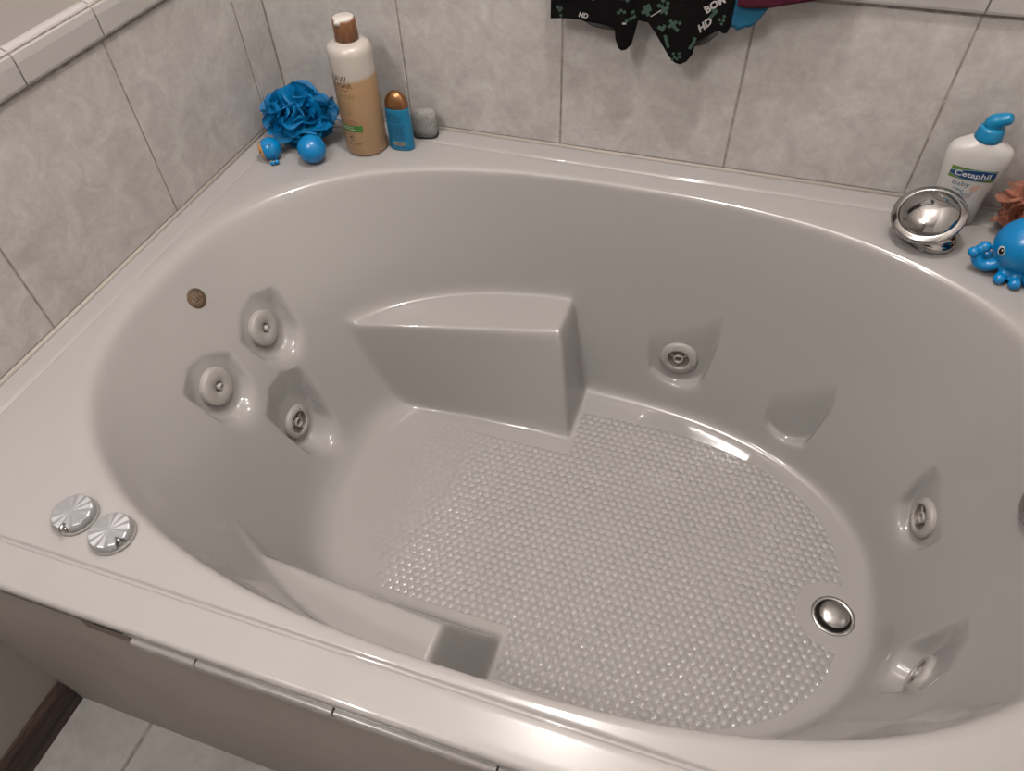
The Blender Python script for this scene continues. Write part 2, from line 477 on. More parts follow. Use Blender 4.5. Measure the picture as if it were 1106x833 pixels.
#ENDBASIN
# tub outline
TX0, TX1, TY0, TY1 = 0.0, 1.505, -1.070, 0.0
CXR, CYR = 0.90, -0.55
def ray_rect(th):
    c, s = math.cos(th), math.sin(th); t = 9
    if c > 1e-9: t = min(t, (TX1 - CXR) / c)
    if c < -1e-9: t = min(t, (TX0 - CXR) / c)
    if s > 1e-9: t = min(t, (TY1 - CYR) / s)
    if s < -1e-9: t = min(t, (TY0 - CYR) / s)
    return t
NR = 900; NA = 260
ang = [2 * math.pi * i / NR for i in range(NR)]
for cx_, cy_ in ((TX0, TY0), (TX0, TY1), (TX1, TY0), (TX1, TY1)):     # rays through the corners
    a = math.atan2(cy_ - CYR, cx_ - CXR) % (2 * math.pi); j = int(round(a / (2 * math.pi) * NR)) % NR; ang[j] = a
def rim_hit(th):
    # distance from (CXR, CYR) to the rim loop grown a little
    lo, hi = 0.0, 1.5
    for _ in range(40):
        md = (lo + hi) / 2; x, y = CXR + md * math.cos(th), CYR + md * math.sin(th)
        t2 = math.atan2(y - BY, x - BX); g = 0.009 + 0.008 * math.cos(t2) ** 2
        if math.hypot(x - BX, y - BY) < float(r_rim(t2)) + g: lo = md
        else: hi = md
    return lo
hits = np.array([rim_hit(a) for a in ang]); angn = np.array(ang)
NS = 700
tt = np.linspace(0, 1, NS)[None, :] * hits[:, None]
XX = CXR + tt * np.cos(angn)[:, None]; YY = CYR + tt * np.sin(angn)[:, None]
HH = tub_h(XX, YY)
al = np.concatenate([np.zeros((NR, 1)), np.cumsum(np.hypot(np.diff(tt, axis=1), np.diff(HH, axis=1)) , axis=1)], axis=1)
SH = np.zeros((NR, NA, 3))
for i in range(NR):
    q = np.interp(np.linspace(0, al[i, -1], NA), al[i], tt[i])
    SH[i, :, 0] = CXR + q * math.cos(ang[i]); SH[i, :, 1] = CYR + q * math.sin(ang[i])
SH[:, :, 2] = tub_h(SH[:, :, 0], SH[:, :, 1])
SH[:, -1, 2] = 0.0
# deck: from the rim loop out to the groove, then the rolled edge
RC = np.array([[(CXR + ray_rect(a) * math.cos(a)), (CYR + ray_rect(a) * math.sin(a))] for a in ang])
mx, my = (TX0 + TX1) / 2, (TY0 + TY1) / 2; hx, hy = (TX1 - TX0) / 2, (TY1 - TY0) / 2
def inset(dx, dy): return np.stack([mx + (RC[:, 0] - mx) * (hx - dx) / hx, my + (RC[:, 1] - my) * (hy - dy) / hy], 1)
rows = []
GW = 1.25
g_in = inset(0.0405 + 0.0042 * GW, 0.0515 + 0.0042 * GW)
last = SH[:, -1, :2]
for k in range(1, 7):
    f = k / 6; xy = last * (1 - f) + g_in * f
    rows.append(np.column_stack([xy, np.zeros(NR)]))
for g, z in ((0.0030, -0.0002), (0.0022, -0.0010), (0.0012, -0.0019), (0.0, -0.0022), (-0.0012, -0.0019), (-0.0022, -0.0010), (-0.0030, -0.0002), (-0.0038, 0.0)):
    rows.append(np.column_stack([inset(0.0405 + g * GW, 0.0515 + g * GW), np.full(NR, z * 1.5)]))
for k in (0.75, 0.5, 0.3): rows.append(np.column_stack([inset(0.0405 * k, 0.0515 * k), np.zeros(NR)]))
er = 0.0065
for t in range(0, 91, 15):
    a = math.radians(t); d = er - er * math.sin(a)
    rows.append(np.column_stack([inset(d, d), np.full(NR, -er + er * math.cos(a))]))
rows.append(np.column_stack([inset(0, 0), np.full(NR, -0.017)]))
rows.append(np.column_stack([inset(0.006, 0.006), np.full(NR, -0.018)]))
D = np.stack(rows, 1)
ALL = np.concatenate([SH[:, 1:], D], axis=1)
M_ = ALL.shape[1]
V = ALL.reshape(-1, 3).tolist(); V.append([CXR, CYR, float(SH[0, 0, 2])])
I, J = np.meshgrid(np.arange(NR), np.arange(M_ - 1), indexing='ij'); I2 = (I + 1) % NR
Fq = np.stack([I * M_ + J, I * M_ + J + 1, I2 * M_ + J + 1, I2 * M_ + J], -1).reshape(-1, 4).tolist()
Fq += [[len(V) - 1, i * M_, ((i + 1) % NR) * M_] for i in range(NR)]
tub = thing('whirlpool_bathtub', 'large white oval whirlpool bathtub set into a tiled corner', 'bathtub', (0.75, -0.53, -Z0))
def tpart(name, V, F, m, loc=(0, 0, 0), rot=None, parent=None, **k):
    if parent is None:
        return build(name, V, F, m, tub, (loc[0] - 0.75, loc[1] + 0.53, loc[2] + Z0), rot, **k)
    return build(name, V, F, m, parent, loc, rot, **k)
tpart('shell', V, Fq, m_shell)

# jets -------------------------------------------------------------
def jet_rot(d, tilt):
    """rotation putting local +z along the jet's facing direction"""
    n = Vector((math.cos(d) * math.cos(tilt), math.sin(d) * math.cos(tilt), math.sin(tilt)))
    return n, n.to_track_quat('Z', 'Y').to_euler()
def ring(prof, n=64, rfun=None): return lathe(prof, n, False, False, rfun)
def ribs(a, r, z): return 1.0 + (0.018 if (int(a / (2 * math.pi) * 96) % 2 == 0 and r > 0.030 and math.cos(a) * 1.0 < 2 and (2.5 < (a % (2 * math.pi)) < 4.2)) else 0.0)
def make_jet(kind, pocket, scale=1.0, back=0.0):
    px, py, pz, d, k = POCKETS[pocket][:5]
    tilt = math.atan(1.0 / k)
    n, rot = jet_rot(d, tilt)
    L = Vector((px, py, pz)) + n * (0.0005 + back)
    R = 0.034 * scale
    if kind == 'flat':
        prof = [(0.0090, 0.001), (0.0090, 0.0095), (0.0098, 0.0105), (0.022, 0.0108), (R - 0.0035, 0.0102), (R - 0.0010, 0.0088), (R, 0.0065), (R, -0.004)]
        o = tpart('jet', *ring(prof, 96, ribs), m_plast, tuple(L), rot)
        c = build('socket', *lathe([(0.0092, 0.0010), (0.0092, 0.0030), (0.0, 0.0031)], 32, False, False), m_jet_shade, o)
        nz = ring([(0.0030, 0.003), (0.0034, 0.0105), (0.0042, 0.0125), (0.0056, 0.0125), (0.0066, 0.0105), (0.0066, 0.003)], 32)
        q = build('nozzle', *nz, m_plast, o, (0.0006, 0.0, 0.0), (0.25, 0.18, 0))
    else:
        prof = [(0.0215, 0.0005), (0.0215, 0.0070), (0.0225, 0.0086), (0.0255, 0.0090), (R - 0.003, 0.0072), (R - 0.0008, 0.0050), (R, 0.003), (R, -0.004)]
        o = tpart('jet', *ring(prof, 72), m_plast, tuple(L), rot)
        c = build('socket', *lathe([(0.0216, 0.0070), (0.0205, 0.0015), (0.010, 0.0008), (0.0, 0.0006)], 40, False, False), m_jet_shade, o)
        parts = [ring([(0.0068, 0.001), (0.0070, 0.0065), (0.0078, 0.0076), (0.0090, 0.0076), (0.0098, 0.0065), (0.0098, 0.001)], 40)]
        for a in (0.6, 0.6 + 2.094, 0.6 + 4.189):
            bv, bf = box(0.009, 0.0208, -0.0011, 0.0011, 0.0012, 0.0050)
            parts.append(([(x * math.cos(a) - y * math.sin(a), x * math.sin(a) + y * math.cos(a), z) for x, y, z in bv], bf))
        build('nozzle', *join(parts), m_plast, o)
        hv, hf = lathe([(0.0011, 0.0), (0.0011, 0.0006)], 10)
        for q in (0.9, 0.9 + math.pi):
            build('screw_hole', hv, hf, m_dark, o, (0.0272 * math.cos(q), 0.0272 * math.sin(q), 0.0082))
    return o
make_jet('flat', 0); make_jet('flat', 1); make_jet('open', 2, 1.0)
make_jet('open', 3, 1.12); make_jet('open', 4, 1.0); make_jet('open', 5, 1.0)

# round maker's badge on the sloping end
def surf_frame(x, y):
    e = 0.004
    gx_ = (float(tub_h(x + e, y)) - float(tub_h(x - e, y))) / (2 * e); gy_ = (float(tub_h(x, y + e)) - float(tub_h(x, y - e))) / (2 * e)
    n = Vector((-gx_, -gy_, 1)).normalized(); return Vector((x, y, float(tub_h(x, y)))), n
m_badge = mat('bronze_badge', (0.0960, 0.0630, 0.0390), 0.45, metal=0.5)
m_badgelt = mat('bronze_letters', (0.2160, 0.1560, 0.1200), 0.45, metal=0.4)
p, n = surf_frame(0.106, -0.533)
bx = Vector((0, 1, 0)); bx = (bx - n * bx.dot(n)).normalized(); by = n.cross(bx)
brot = Matrix((bx, by, n)).transposed().to_euler()
bd = tpart('badge', *lathe([(0.0175, -0.001), (0.0175, 0.0012), (0.0165, 0.0018), (0.0, 0.0018)], 40, False, False), m_badge, tuple(p), brot)
bt = join([shift(text_vf('JETTA', 0.0098, bold=0.0002), 0, 0.0)] + [rect_vf(0, s * 0.0068, 0.017, 0.0014) for s in (1, -1)] + [rect_vf(0, s * 0.0100, 0.010, 0.0010) for s in (1, -1)])
build('badge_lettering', [(x, y, 0.0020) for x, y, z in bt[0]], bt[1], m_badgelt, bd, smooth=False)

# drain
dr = tpart('drain', *lathe([(0.0285, -0.012), (0.0285, -0.001), (0.0295, 0.0008), (0.0330, 0.0016), (0.0360, 0.0004), (0.0362, -0.002)], 64, False, False), m_satin, (1.247, -0.578, -DEP))
build('drain_cup', *lathe([(0.0284, -0.001), (0.0270, -0.0105), (0.0, -0.0108)], 48, False, False), m_dark, dr)
st = smooth_secs([(0.0, 0.0090), (0.010, 0.0085), (0.019, 0.0062), (0.0238, 0.0030), (0.0242, 0.0012), (0.022, 0.0), (0.0, -0.0005)], 5)
build('stopper', *lathe([(max(r, 0), z) for r, z in st], 48, False, False), m_satin, dr, (0.0015, 0.002, 0.0015), (0.06, 0.04, 0))
build('stopper_post', *lathe([(0.004, -0.0105), (0.004, 0.002)], 16), m_satin, dr)

# overflow plate at the drain end
p, n = surf_frame(1.4055, -0.536)
ov = tpart('overflow_plate', *lathe([(0.036, -0.003), (0.037, 0.004), (0.034, 0.010), (0.024, 0.015), (0.010, 0.017), (0.0, 0.0172)], 56, False, False), m_chrome, tuple(p - n * 0.001), n.to_track_quat('Z', 'Y').to_euler())

# clear silver air-control knobs on the front corner
m_knob = mat('silver_knob', (0.25, 0.25, 0.255), 0.34, metal=0.3, coat=0.3)
def air_knob(x, y, rz):
    n = 12; NV = 120
    V, F = [], []
    def rad(a, r):
        d = abs((a - 0.0 + math.pi) % (2 * math.pi) - math.pi)      # notch at angle 0
        return min(r, 0.0205 + 0.9 * max(0, d - 0.10) ** 1.2 * 0.04) if r > 0.0205 and d < 0.22 else r
    prof = [(0.0255, 0.0), (0.0255, 0.0045), (0.0248, 0.0075), (0.0232, 0.0095), (0.0218, 0.0100), (0.0014, 0.0112)]
    for (r, z) in prof:
        for i in range(NV):
            a = 2 * math.pi * i / NV; f = i / (NV / n); w = f - math.floor(f)
            zz = z + (0.0016 * (abs(w - 0.5) * 2) * (r / 0.022) if z >= 0.0095 and r > 0.002 else 0)
            rr = rad(a, r) * (1 + (0.008 if i % 2 and z < 0.006 else 0))
            V.append((rr * math.cos(a), rr * math.sin(a), zz))
    for j in range(len(prof) - 1):
        for i in range(NV):
            i2 = (i + 1) % NV; F.append((j * NV + i, j * NV + i2, (j + 1) * NV + i2, (j + 1) * NV + i))
    F.append(tuple((len(prof) - 1) * NV + i for i in range(NV)))
    o = tpart('air_control_knob', V, F, m_knob, (x, y, 0.004), (0, 0, rz), smooth=False)
    build('knob_base', *lathe([(0.0262, -0.004), (0.0266, -0.002), (0.0258, 0.0006), (0.0, 0.001)], 64, False, False), m_plast, o)
    build('screw', *join([sphere((0.0215, 0, 0.0055), 0.0035, 16, 10), tube([(0.018, 0, 0.011), (0.022, 0, 0.0125), (0.0275, 0, 0.010)], 0.0020, 10)]), m_satin, o)
    return o
air_knob(0.258, -0.968, math.radians(-75)); air_knob(0.318, -0.976, math.radians(-22))

# caulk bead along both walls
cb = [tube([(0.0010, -1.067, -0.0003), (0.0010, -0.001, -0.0003)], 0.0046, 10), tube([(0.001, -0.0010, -0.0003), (1.505, -0.0010, -0.0003)], 0.0046, 10)]
tpart('caulk_bead', *join(cb), m_caulk)['label'] = 'beige caulk line along the tiled walls'

# apron under the front rim
ap = thing('tub_apron', 'plain beige panel closing the front of the bathtub', 'panel', (0.75, -1.066, -Z0))
V, F = box(-0.75, RX - 0.75, 0.0, 0.012, 0.0, Z0 - 0.019); build('panel', V, F, m_apron, ap, smooth=False)
je = [0.322, 0.487, 0.652, 0.829, 0.995, 1.16, 1.325, RX]
for a, b in zip(je[:-1], je[1:]):
    x0, x1 = a + 0.001, b - 0.001
    if a == 0.322: x0 = 0.405                     # a short piece: the rest of this tile is missing
    pr = [(0.0, -0.0195), (-0.007, -0.0195), (-0.0085, -0.022), (-0.0085, -0.033), (-0.006, -0.039), (-0.0, -0.041)]
    V = [(x - 0.75, y, z + Z0) for x in (x0, x1) for y, z in pr]; n = len(pr)
    F = [(k, (k + 1) % n, n + (k + 1) % n, n + k) for k in range(n)] + [tuple(reversed(range(n))), tuple(range(n, 2 * n))]
    o = bevel(build('edge_tile', V, F, m_bull, ap, smooth=False), 0.0007, 2, 40)
V, F = box(0.335 - 0.75, 0.40 - 0.75, -0.0035, 0.0, Z0 - 0.040, Z0 - 0.0195)
build('dark_patch', V, F, mat('dark_brown', (0.14, 0.11, 0.095), 0.8), ap, smooth=False)['label'] = 'dark patch where an edge tile is missing'  # thin dark brown slab filling the gap in the edge tiles

# ------------------------------------------------------------------ tub filler spout
sp = thing('tub_spout', 'chrome dome-shaped tub filler spout on the back right deck', 'spout', (1.250, -0.124, 0.0005))
build('collar', *lathe([(0.0345, 0.0), (0.0352, 0.002), (0.0352, 0.010), (0.0335, 0.0125), (0.0315, 0.0135), (0.031, 0.018), (0.030, 0.021)], 64, True, True), m_chrome, sp)
ax = Vector((-0.30, -0.40, 1.0)).normalized()
qr = ax.to_track_quat('Z', 'Y').to_euler()
hc = Vector((-0.019, 0.002, 0.043))
hp = smooth_secs([(0.026, -0.030), (0.030, -0.022), (0.042, -0.010), (0.0510, -0.001), (0.0535, 0.004), (0.0530, 0.0085), (0.0485, 0.0112), (0.0435, 0.0122), (0.0410, 0.0095)], 6)
build('head', *lathe(hp, 72, True, True), m_chrome, sp, tuple(hc), qr)
dm = smooth_secs([(0.0430, 0.002), (0.0436, 0.0085), (0.0400, 0.0175), (0.0295, 0.0265), (0.015, 0.0320), (0.0, 0.0332)], 8)
build('dome', *lathe([(max(r, 0), z) for r, z in dm], 72, False, False), m_chrome, sp, tuple(hc + ax * 0.001 + Vector((0.0010, -0.0016, 0))), qr)

# ------------------------------------------------------------------ big shampoo bottle
m_frost = mat('frosted_plastic', (0.72, 0.65, 0.58), 0.30, sss=0.3)
m_bodyl = mat('cream_bottle_with_gel', (0.62, 0.44, 0.26), 0.26, sss=0.3)
# the bottle's wall: frosty above the level of the creamy gel inside, tan below it
tc = nd(m_bodyl, 'ShaderNodeTexCoord'); sx = nd(m_bodyl, 'ShaderNodeSeparateXYZ'); lk(m_bodyl, tc.outputs['Object'], sx.inputs[0])
mr = nd(m_bodyl, 'ShaderNodeMapRange'); lk(m_bodyl, math_n(m_bodyl, 'ADD', sx.outputs[2], math_n(m_bodyl, 'MULTIPLY', sx.outputs[0], -0.12)), mr.inputs['Value'])
mr.inputs['From Min'].default_value = 0.142; mr.inputs['From Max'].default_value = 0.150
lk(m_bodyl, ramp(m_bodyl, mr.outputs[0], [(0.0, (0.30, 0.19, 0.105)), (1.0, (0.35, 0.315, 0.285))]), bsdf(m_bodyl).inputs['Base Color'])
m_brown = mat('brown_print', (0.055, 0.024, 0.006), 0.5)
m_olive = mat('olive_print', (0.13, 0.095, 0.02), 0.5)
m_red = mat('red_print', (0.2184, 0.0572, 0.0312), 0.5)
m_green = mat('green_label', (0.0364, 0.1144, 0.0182), 0.45)
m_wprint = mat('white_print', (0.3900, 0.3900, 0.3640), 0.5)
RB = 0.0395
raw = thing('shampoo_bottle', 'tall cream shampoo bottle with a wooden cap in the back corner', 'bottle', (0.232, -0.104, 0.0003))
sec = [(0.0, 0.0), (0.034, 0.0), (0.0375, 0.0015), (RB, 0.006), (RB, 0.187), (0.0385, 0.195), (0.0345, 0.2015), (0.026, 0.2055), (0.0175, 0.207), (0.0165, 0.208), (0.0165, 0.210)]
build('bottle_body', *lathe(sec, 72, False, True), m_bodyl, raw)
cp = [(0.0, 0.2075), (0.0195, 0.2075), (0.0205, 0.2085), (0.0200, 0.240), (0.0195, 0.2415), (0.0165, 0.2415)]
build('cap', *lathe(cp, 56, False, True), m_capwood, raw)
cpo = build('cap_disc', *lathe([(0.0175, 0.2412), (0.0178, 0.2435), (0.0165, 0.2450), (0.0, 0.2452)], 48, False, False), mat('white_cap_plastic', (0.42, 0.39, 0.36), 0.35), raw)
cpn = build('cap_notch', *lathe([(0.0, 0.0), (0.0065, 0.0), (0.0065, 0.0075), (0.0, 0.008)], 24, False, False), bpy.data.materials['white_cap_plastic'], raw, (0.0165 * math.cos(-1.75), 0.0165 * math.sin(-1.75), 0.2365))
def wrap_cyl(vf, R, ang0, z0, eps=0.0003):
    """x runs along the surface seen from outside, y up"""
    out = []
    for x, y, z in vf[0]:
        a = ang0 + x / R
        out.append(((R + eps) * math.cos(a), (R + eps) * math.sin(a), z0 + y))
    return out, vf[1]
A0 = math.radians(-101)
def rawp(name, lst, m, eps=0.0003): build(name, *wrap_cyl(join(lst), RB, A0, 0, eps), m, raw, smooth=False)
def left(vf, x0):
    mn = min(p[0] for p in vf[0]); return shift(vf, x0 - mn, 0)
def line_txt(s, size, y, x0=-0.020, **k): return left(shift(text_vf(s, size, **k), 0, y), x0)
def dashes(y, x0, x1, h, seed):
    r = random.Random(seed); out = []; x = x0
    while x < x1:
        w = r.uniform(0.0012, 0.0034); out.append(rect_vf(x + w / 2, y, w, h, 2, 1)); x += w + r.uniform(0.0006, 0.0012)
    return out
rawp('brand_lettering', [line_txt('RAW', 0.0150, 0.1520, bold=0.0001), line_txt('SUGAR', 0.0130, 0.1405, bold=0.0001), rect_vf(-0.004, 0.1315, 0.032, 0.0011)], m_brown)
g = []
for y_, x1_, sd in ((0.1195, 0.020, 1), (0.1065, 0.008, 2), (0.0950, 0.007, 3), (0.0860, 0.006, 4)):
    r_ = random.Random(sd); x = -0.020
    while x < x1_:
        w = 0.0062
        g += [rect_vf(x + 0.0006, y_, 0.0010, 0.0080, 1, 2), rect_vf(x + 0.0028, y_ + 0.0036 * r_.choice((-1, 1)), 0.0040, 0.0009, 2, 1), rect_vf(x + 0.0044, y_ + 0.001, 0.0009, 0.0062, 1, 2)]
        x += w
rawp('product_lettering', g, m_olive)
rawp('small_red_print', dashes(0.0745, -0.020, 0.012, 0.0013, 5) + dashes(0.0715, -0.020, 0.018, 0.0013, 6) + dashes(0.0685, -0.020, 0.016, 0.0012, 7), m_red)
rawp('green_band', [rect_vf(0.003, 0.0585, 0.046, 0.0135, 20, 2)], m_green)
rawp('band_print', dashes(0.0612, -0.016, 0.008, 0.0016, 8) + dashes(0.0570, -0.016, 0.012, 0.0016, 9), m_wprint, 0.0006)
circ = []
for k in range(28):
    a0_, a1_ = 2 * math.pi * k / 28, 2 * math.pi * (k + 1) / 28
    q = [((r) * math.cos(a), 0.0405 + r * math.sin(a), 0) for r, a in ((0.0062, a0_), (0.0070, a0_), (0.0070, a1_), (0.0062, a1_))]
    circ.append((q, [(0, 1, 2, 3)]))
rawp('round_mark', circ + [ellipse_vf(0.0, 0.041, 0.003, 0.0022, 12, 1), rect_vf(0, 0.0375, 0.005, 0.0008, 2, 1)] + dashes(0.0285, -0.018, 0.020, 0.0012, 10) + dashes(0.0255, -0.008, 0.014, 0.0009, 11), m_brown)

# ------------------------------------------------------------------ small blue bottle with copper cap
m_sblue = mat('blue_bottle', (0.006, 0.12, 0.225), 0.32)
m_copper = mat('copper_cap', (0.25, 0.12, 0.055), 0.30, metal=0.85)
m_navy = mat('navy_print', (0.01, 0.035, 0.10), 0.5)
m_gold = mat('gold_label', (0.2600, 0.1872, 0.0936), 0.4, metal=0.3)
sb = thing('travel_bottle', 'small blue bottle with a copper dome cap beside the tall cream bottle', 'bottle', (0.2985, -0.086, 0.0), math.radians(2))
HW, HD = 0.0250, 0.0155
bsec = [(0.0, HW * 0.93, HD * 0.85), (0.0015, HW * 0.98, HD * 0.95), (0.005, HW, HD), (0.040, HW * 0.985, HD), (0.078, HW * 0.94, HD * 0.98), (0.0835, HW * 0.92, HD * 0.96)]
build('bottle_body', *loft(smooth_secs(bsec, 4), 64, 2.3), m_sblue, sb)
csec = [(0.0838, HW * 0.915, HD * 0.96)] + [(0.0838 + 0.030 * math.sin(t * math.pi / 24), HW * 0.925 * math.cos(t * math.pi / 24), HD * 0.98 * math.cos(t * math.pi / 24) ** 0.9) for t in range(1, 12)] + [(0.1138, 0.001, 0.0007)]
build('cap', *loft(csec, 64, 2.3), m_copper, sb)
def wrap_sup(vf, hw, hd, e, z0, eps=0.0003, front=-1):
    out = []
    for x, y, z in vf[0]:
        xx = max(-hw * 0.995, min(hw * 0.995, x))
        yy = hd * (1 - abs(xx / hw) ** e) ** (1 / e)
        out.append((xx, front * (yy + eps), z0 + y))
    return out, vf[1]
def sbp(name, lst, m, eps=0.0004): build(name, *wrap_sup(join(lst), HW * 0.985, HD, 2.3, 0, eps), m, sb, smooth=False)
sbp('lettering', [line_txt('argan oil', 0.0062, 0.0735, -0.017, bold=0.0001), line_txt('of morocco', 0.0062, 0.0668, -0.017, bold=0.0001)] + dashes(0.0605, -0.012, 0.011, 0.0022, 20)
    + sum([dashes(0.052 - 0.0038 * k, -0.015, 0.014 - 0.001 * (k % 3), 0.0016, 30 + k) for k in range(8)], []) + dashes(0.0090, -0.008, 0.010, 0.0013, 50), m_navy)
sbp('gold_label', [ellipse_vf(0.001, 0.0155, 0.0135, 0.0040, 40, 4)], m_gold, 0.0004)
sbp('gold_label_lettering', [shift(text_vf('ogx', 0.0075, bold=0.00015), 0.001, 0.0160)], m_navy, 0.0008)

# ------------------------------------------------------------------ pumice stone
m_pum = mat('pumice', (0.30, 0.29, 0.28), 0.9)
nn = noise(m_pum, 420, 3, 0.7)
lk(m_pum, ramp(m_pum, nn, [(0.34, (0.075, 0.073, 0.07)), (0.45, (0.175, 0.168, 0.16)), (0.7, (0.24, 0.232, 0.225))]), bsdf(m_pum).inputs['Base Color']); bump(m_pum, nn, 0.7, 0.002)
ps = thing('pumice_stone', 'grey speckled pumice stone leaning behind the small blue bottle', 'stone', (0.326, -0.034, 0.0), math.radians(8))
secp = []
for t in range(0, 25):
    a = -math.pi / 2 + math.pi * t / 24; s = math.sin(a); c = max(math.cos(a), 0.0)
    secp.append((0.0275 + 0.0275 * math.copysign(abs(s) ** 0.6, s), 0.0270 * max(c, 0.02) ** 0.45, 0.0145 * max(c, 0.02) ** 0.5))
build('stone', *loft(secp, 48, 3.0), m_pum, ps)
build('rubber_base', *loft([(0.0, 0.020, 0.0125), (0.0015, 0.0235, 0.0150), (0.006, 0.0262, 0.0158), (0.0065, 0.0240, 0.013)], 48, 3.0), mat('black_rubber', (0.02, 0.02, 0.02), 0.6), ps)

# ------------------------------------------------------------------ mesh poufs
def net_mat(name, c, dark, alpha, tr):
    m = mat(name, c, 0.42, spec=0.35)
    nt_ = m.node_tree; out = nt_.nodes['Material Output']; b = bsdf(m)
    t = nd(m, 'ShaderNodeBsdfTranslucent'); t.inputs[0].default_value = (*c, 1)
    mx_ = nd(m, 'ShaderNodeMixShader'); mx_.inputs[0].default_value = tr
    lk(m, b.outputs[0], mx_.inputs[1]); lk(m, t.outputs[0], mx_.inputs[2])
    tp = nd(m, 'ShaderNodeBsdfTransparent'); m2 = nd(m, 'ShaderNodeMixShader')
    f = ramp(m, noise(m, 90, 3), [(0.35, (alpha,) * 3), (0.65, (min(1, alpha + 0.25),) * 3)])
    lk(m, f, m2.inputs[0]); lk(m, tp.outputs[0], m2.inputs[1]); lk(m, mx_.outputs[0], m2.inputs[2])
    lk(m, m2.outputs[0], out.inputs[0])
    bump(m, noise(m, 700, 2), 0.5, 0.001)
    return m
def pouf_mesh(R, seed, count, sq, lim, spread=(0.5, 1.1), core=0.5):
    r = random.Random(seed); parts = []
    cv, cf = sphere((0, 0, 0), R * core, 24, 14)
    parts.append((cv, cf))
    for k in range(count):
        while True:
            d = Vector((r.uniform(-1, 1), r.uniform(-1, 1), r.uniform(-1, 1)))
            if 0.1 < d.length < 1: break
        d.normalize(); q = Vector((r.gauss(0, 1), r.gauss(0, 1), r.gauss(0, 1)))
        e2 = (q - d * q.dot(d)).normalized(); e3 = d.cross(e2)
        w = r.uniform(*spread); ph = r.uniform(0, 6.28); kk = r.choice((2, 3, 3, 4)); am = r.uniform(0.10, 0.24)
        bend = r.uniform(-0.45, 0.45); rr = R * r.uniform(0.82, 1.05)
        nu, nv = 9, 26; V = []
        for i in range(nu):
            u = 0.25 + 0.75 * i / (nu - 1)
            for j in range(nv):
                v_ = -1 + 2 * j / (nv - 1); a = v_ * w
                curl = 1 - 0.12 * max(0, u - 0.85) / 0.15 * (1 + math.sin(kk * 2.3 * v_ + ph))
                p_ = (d * math.cos(a) + e2 * math.sin(a)) * rr * u * curl
                p_ += e3 * rr * (am * u * u * math.sin(kk * v_ * 1.7 + ph) + 0.04 * u * math.sin(9 * v_ + ph * 2) + bend * (u - 0.3) ** 2)
                if p_.length > R * 1.02: p_ *= R * 1.02 / p_.length
                V.append((p_.x * sq[0], p_.y * sq[1], p_.z * sq[2]))
        F = [(i * nv + j, i * nv + j + 1, (i + 1) * nv + j + 1, (i + 1) * nv + j) for i in range(nu - 1) for j in range(nv - 1)]
        parts.append((V, F))
    V, F = join(parts)
    V = [(min(max(x, lim[0]), lim[1]), min(max(y, lim[2]), lim[3]), max(z, lim[4])) for x, y, z in V]
    return V, F
m_net = net_mat('blue_netting', (0.001, 0.155, 0.37), None, 0.78, 0.35)
bp = thing('bath_pouf', 'blue ruffled mesh bath pouf in the back left corner', 'bath pouf', (0.100, -0.112, 0.0))
V, F = pouf_mesh(0.076, 7, 46, (1.02, 0.95, 0.78), (-0.096, 0.2, -0.2, 0.106, -0.0505), (0.8, 1.5), 0.42)
build('netting', V, F, m_net, bp, (0, 0, 0.052))
ct = [(0.02, 0.02, 0.03), (0.035, 0.055, 0.020), (0.055, 0.070, 0.006), (0.070, 0.060, 0.002), (0.080, 0.040, 0.002)]
build('hanging_cord', *tube(smooth_secs(ct, 5), 0.0012, 8), mat('blue_cord', (0.01, 0.22, 0.52), 0.6), bp)

m_tblue = mat('blue_rubber', (0.001, 0.135, 0.33), 0.24, sss=0.1)
ball = build('toy_ball', *sphere((0, 0, 0.0265), 0.0265, 48, 28), m_tblue, None, (0.1560, -0.1800, Z0))
tag(ball, 'glossy plain blue toy ball in front of the mesh pouf', 'ball')

# little hooded toy lying next to it
ty = thing('bath_toy', 'small round blue bath toy with a peach face by the left wall', 'toy', (0.0720, -0.1930, 0.0))
build('body', *join([sphere((0, 0, 0.0212), 0.0212, 40, 24), sphere((0.009, -0.010, 0.0380), 0.0042, 16, 10, (1, 1, 0.7))]), m_tblue, ty)
fd = Vector((-0.80, -0.55, -0.12)).normalized(); fe = fd.orthogonal().normalized(); ff = fd.cross(fe)
V = [tuple(Vector((0, 0, 0.0212)) + fd * 0.0218)]; F = []
for k in range(1, 9):
    a = math.radians(56) * k / 8
    for i in range(32):
        t = 2 * math.pi * i / 32; V.append(tuple(Vector((0, 0, 0.0212)) + (fd * math.cos(a) + (fe * math.cos(t) + ff * math.sin(t)) * math.sin(a)) * 0.0218))
F += [(0, 1 + i, 1 + (i + 1) % 32) for i in range(32)] + [(1 + k * 32 + i, 1 + (k + 1) * 32 + i, 1 + (k + 1) * 32 + (i + 1) % 32, 1 + k * 32 + (i + 1) % 32) for k in range(7) for i in range(32)]
build('face', V, F, mat('peach_rubber', (0.3640, 0.1872, 0.0624), 0.35), ty)
for sgn in (-1, 1):
    e_ = (fd + Vector((0.45 * sgn, -0.45 * sgn, 0.30))).normalized() * 0.0219 + Vector((0, 0, 0.0212))
    build('eye', *sphere(tuple(e_), 0.0016, 12, 8), m_dark, ty)
build('foot', *join([sphere((0.013, -0.0205, 0.0052), 0.0050, 18, 12, (1.0, 0.9, 0.95)), sphere((0.020, -0.0160, 0.0062), 0.0045, 18, 12)]), m_tblue, ty)
build('foot_spots', *join([sphere((0.013 + 0.004 * math.cos(t), -0.0213 + 0.002 * math.sin(t * 2), 0.0078 + 0.002 * math.sin(t)), 0.0015, 10, 6) for t in (0.3, 1.7, 3.0, 4.4)]), mat('yellow_paint', (0.2860, 0.2340, 0.0624), 0.4), ty)
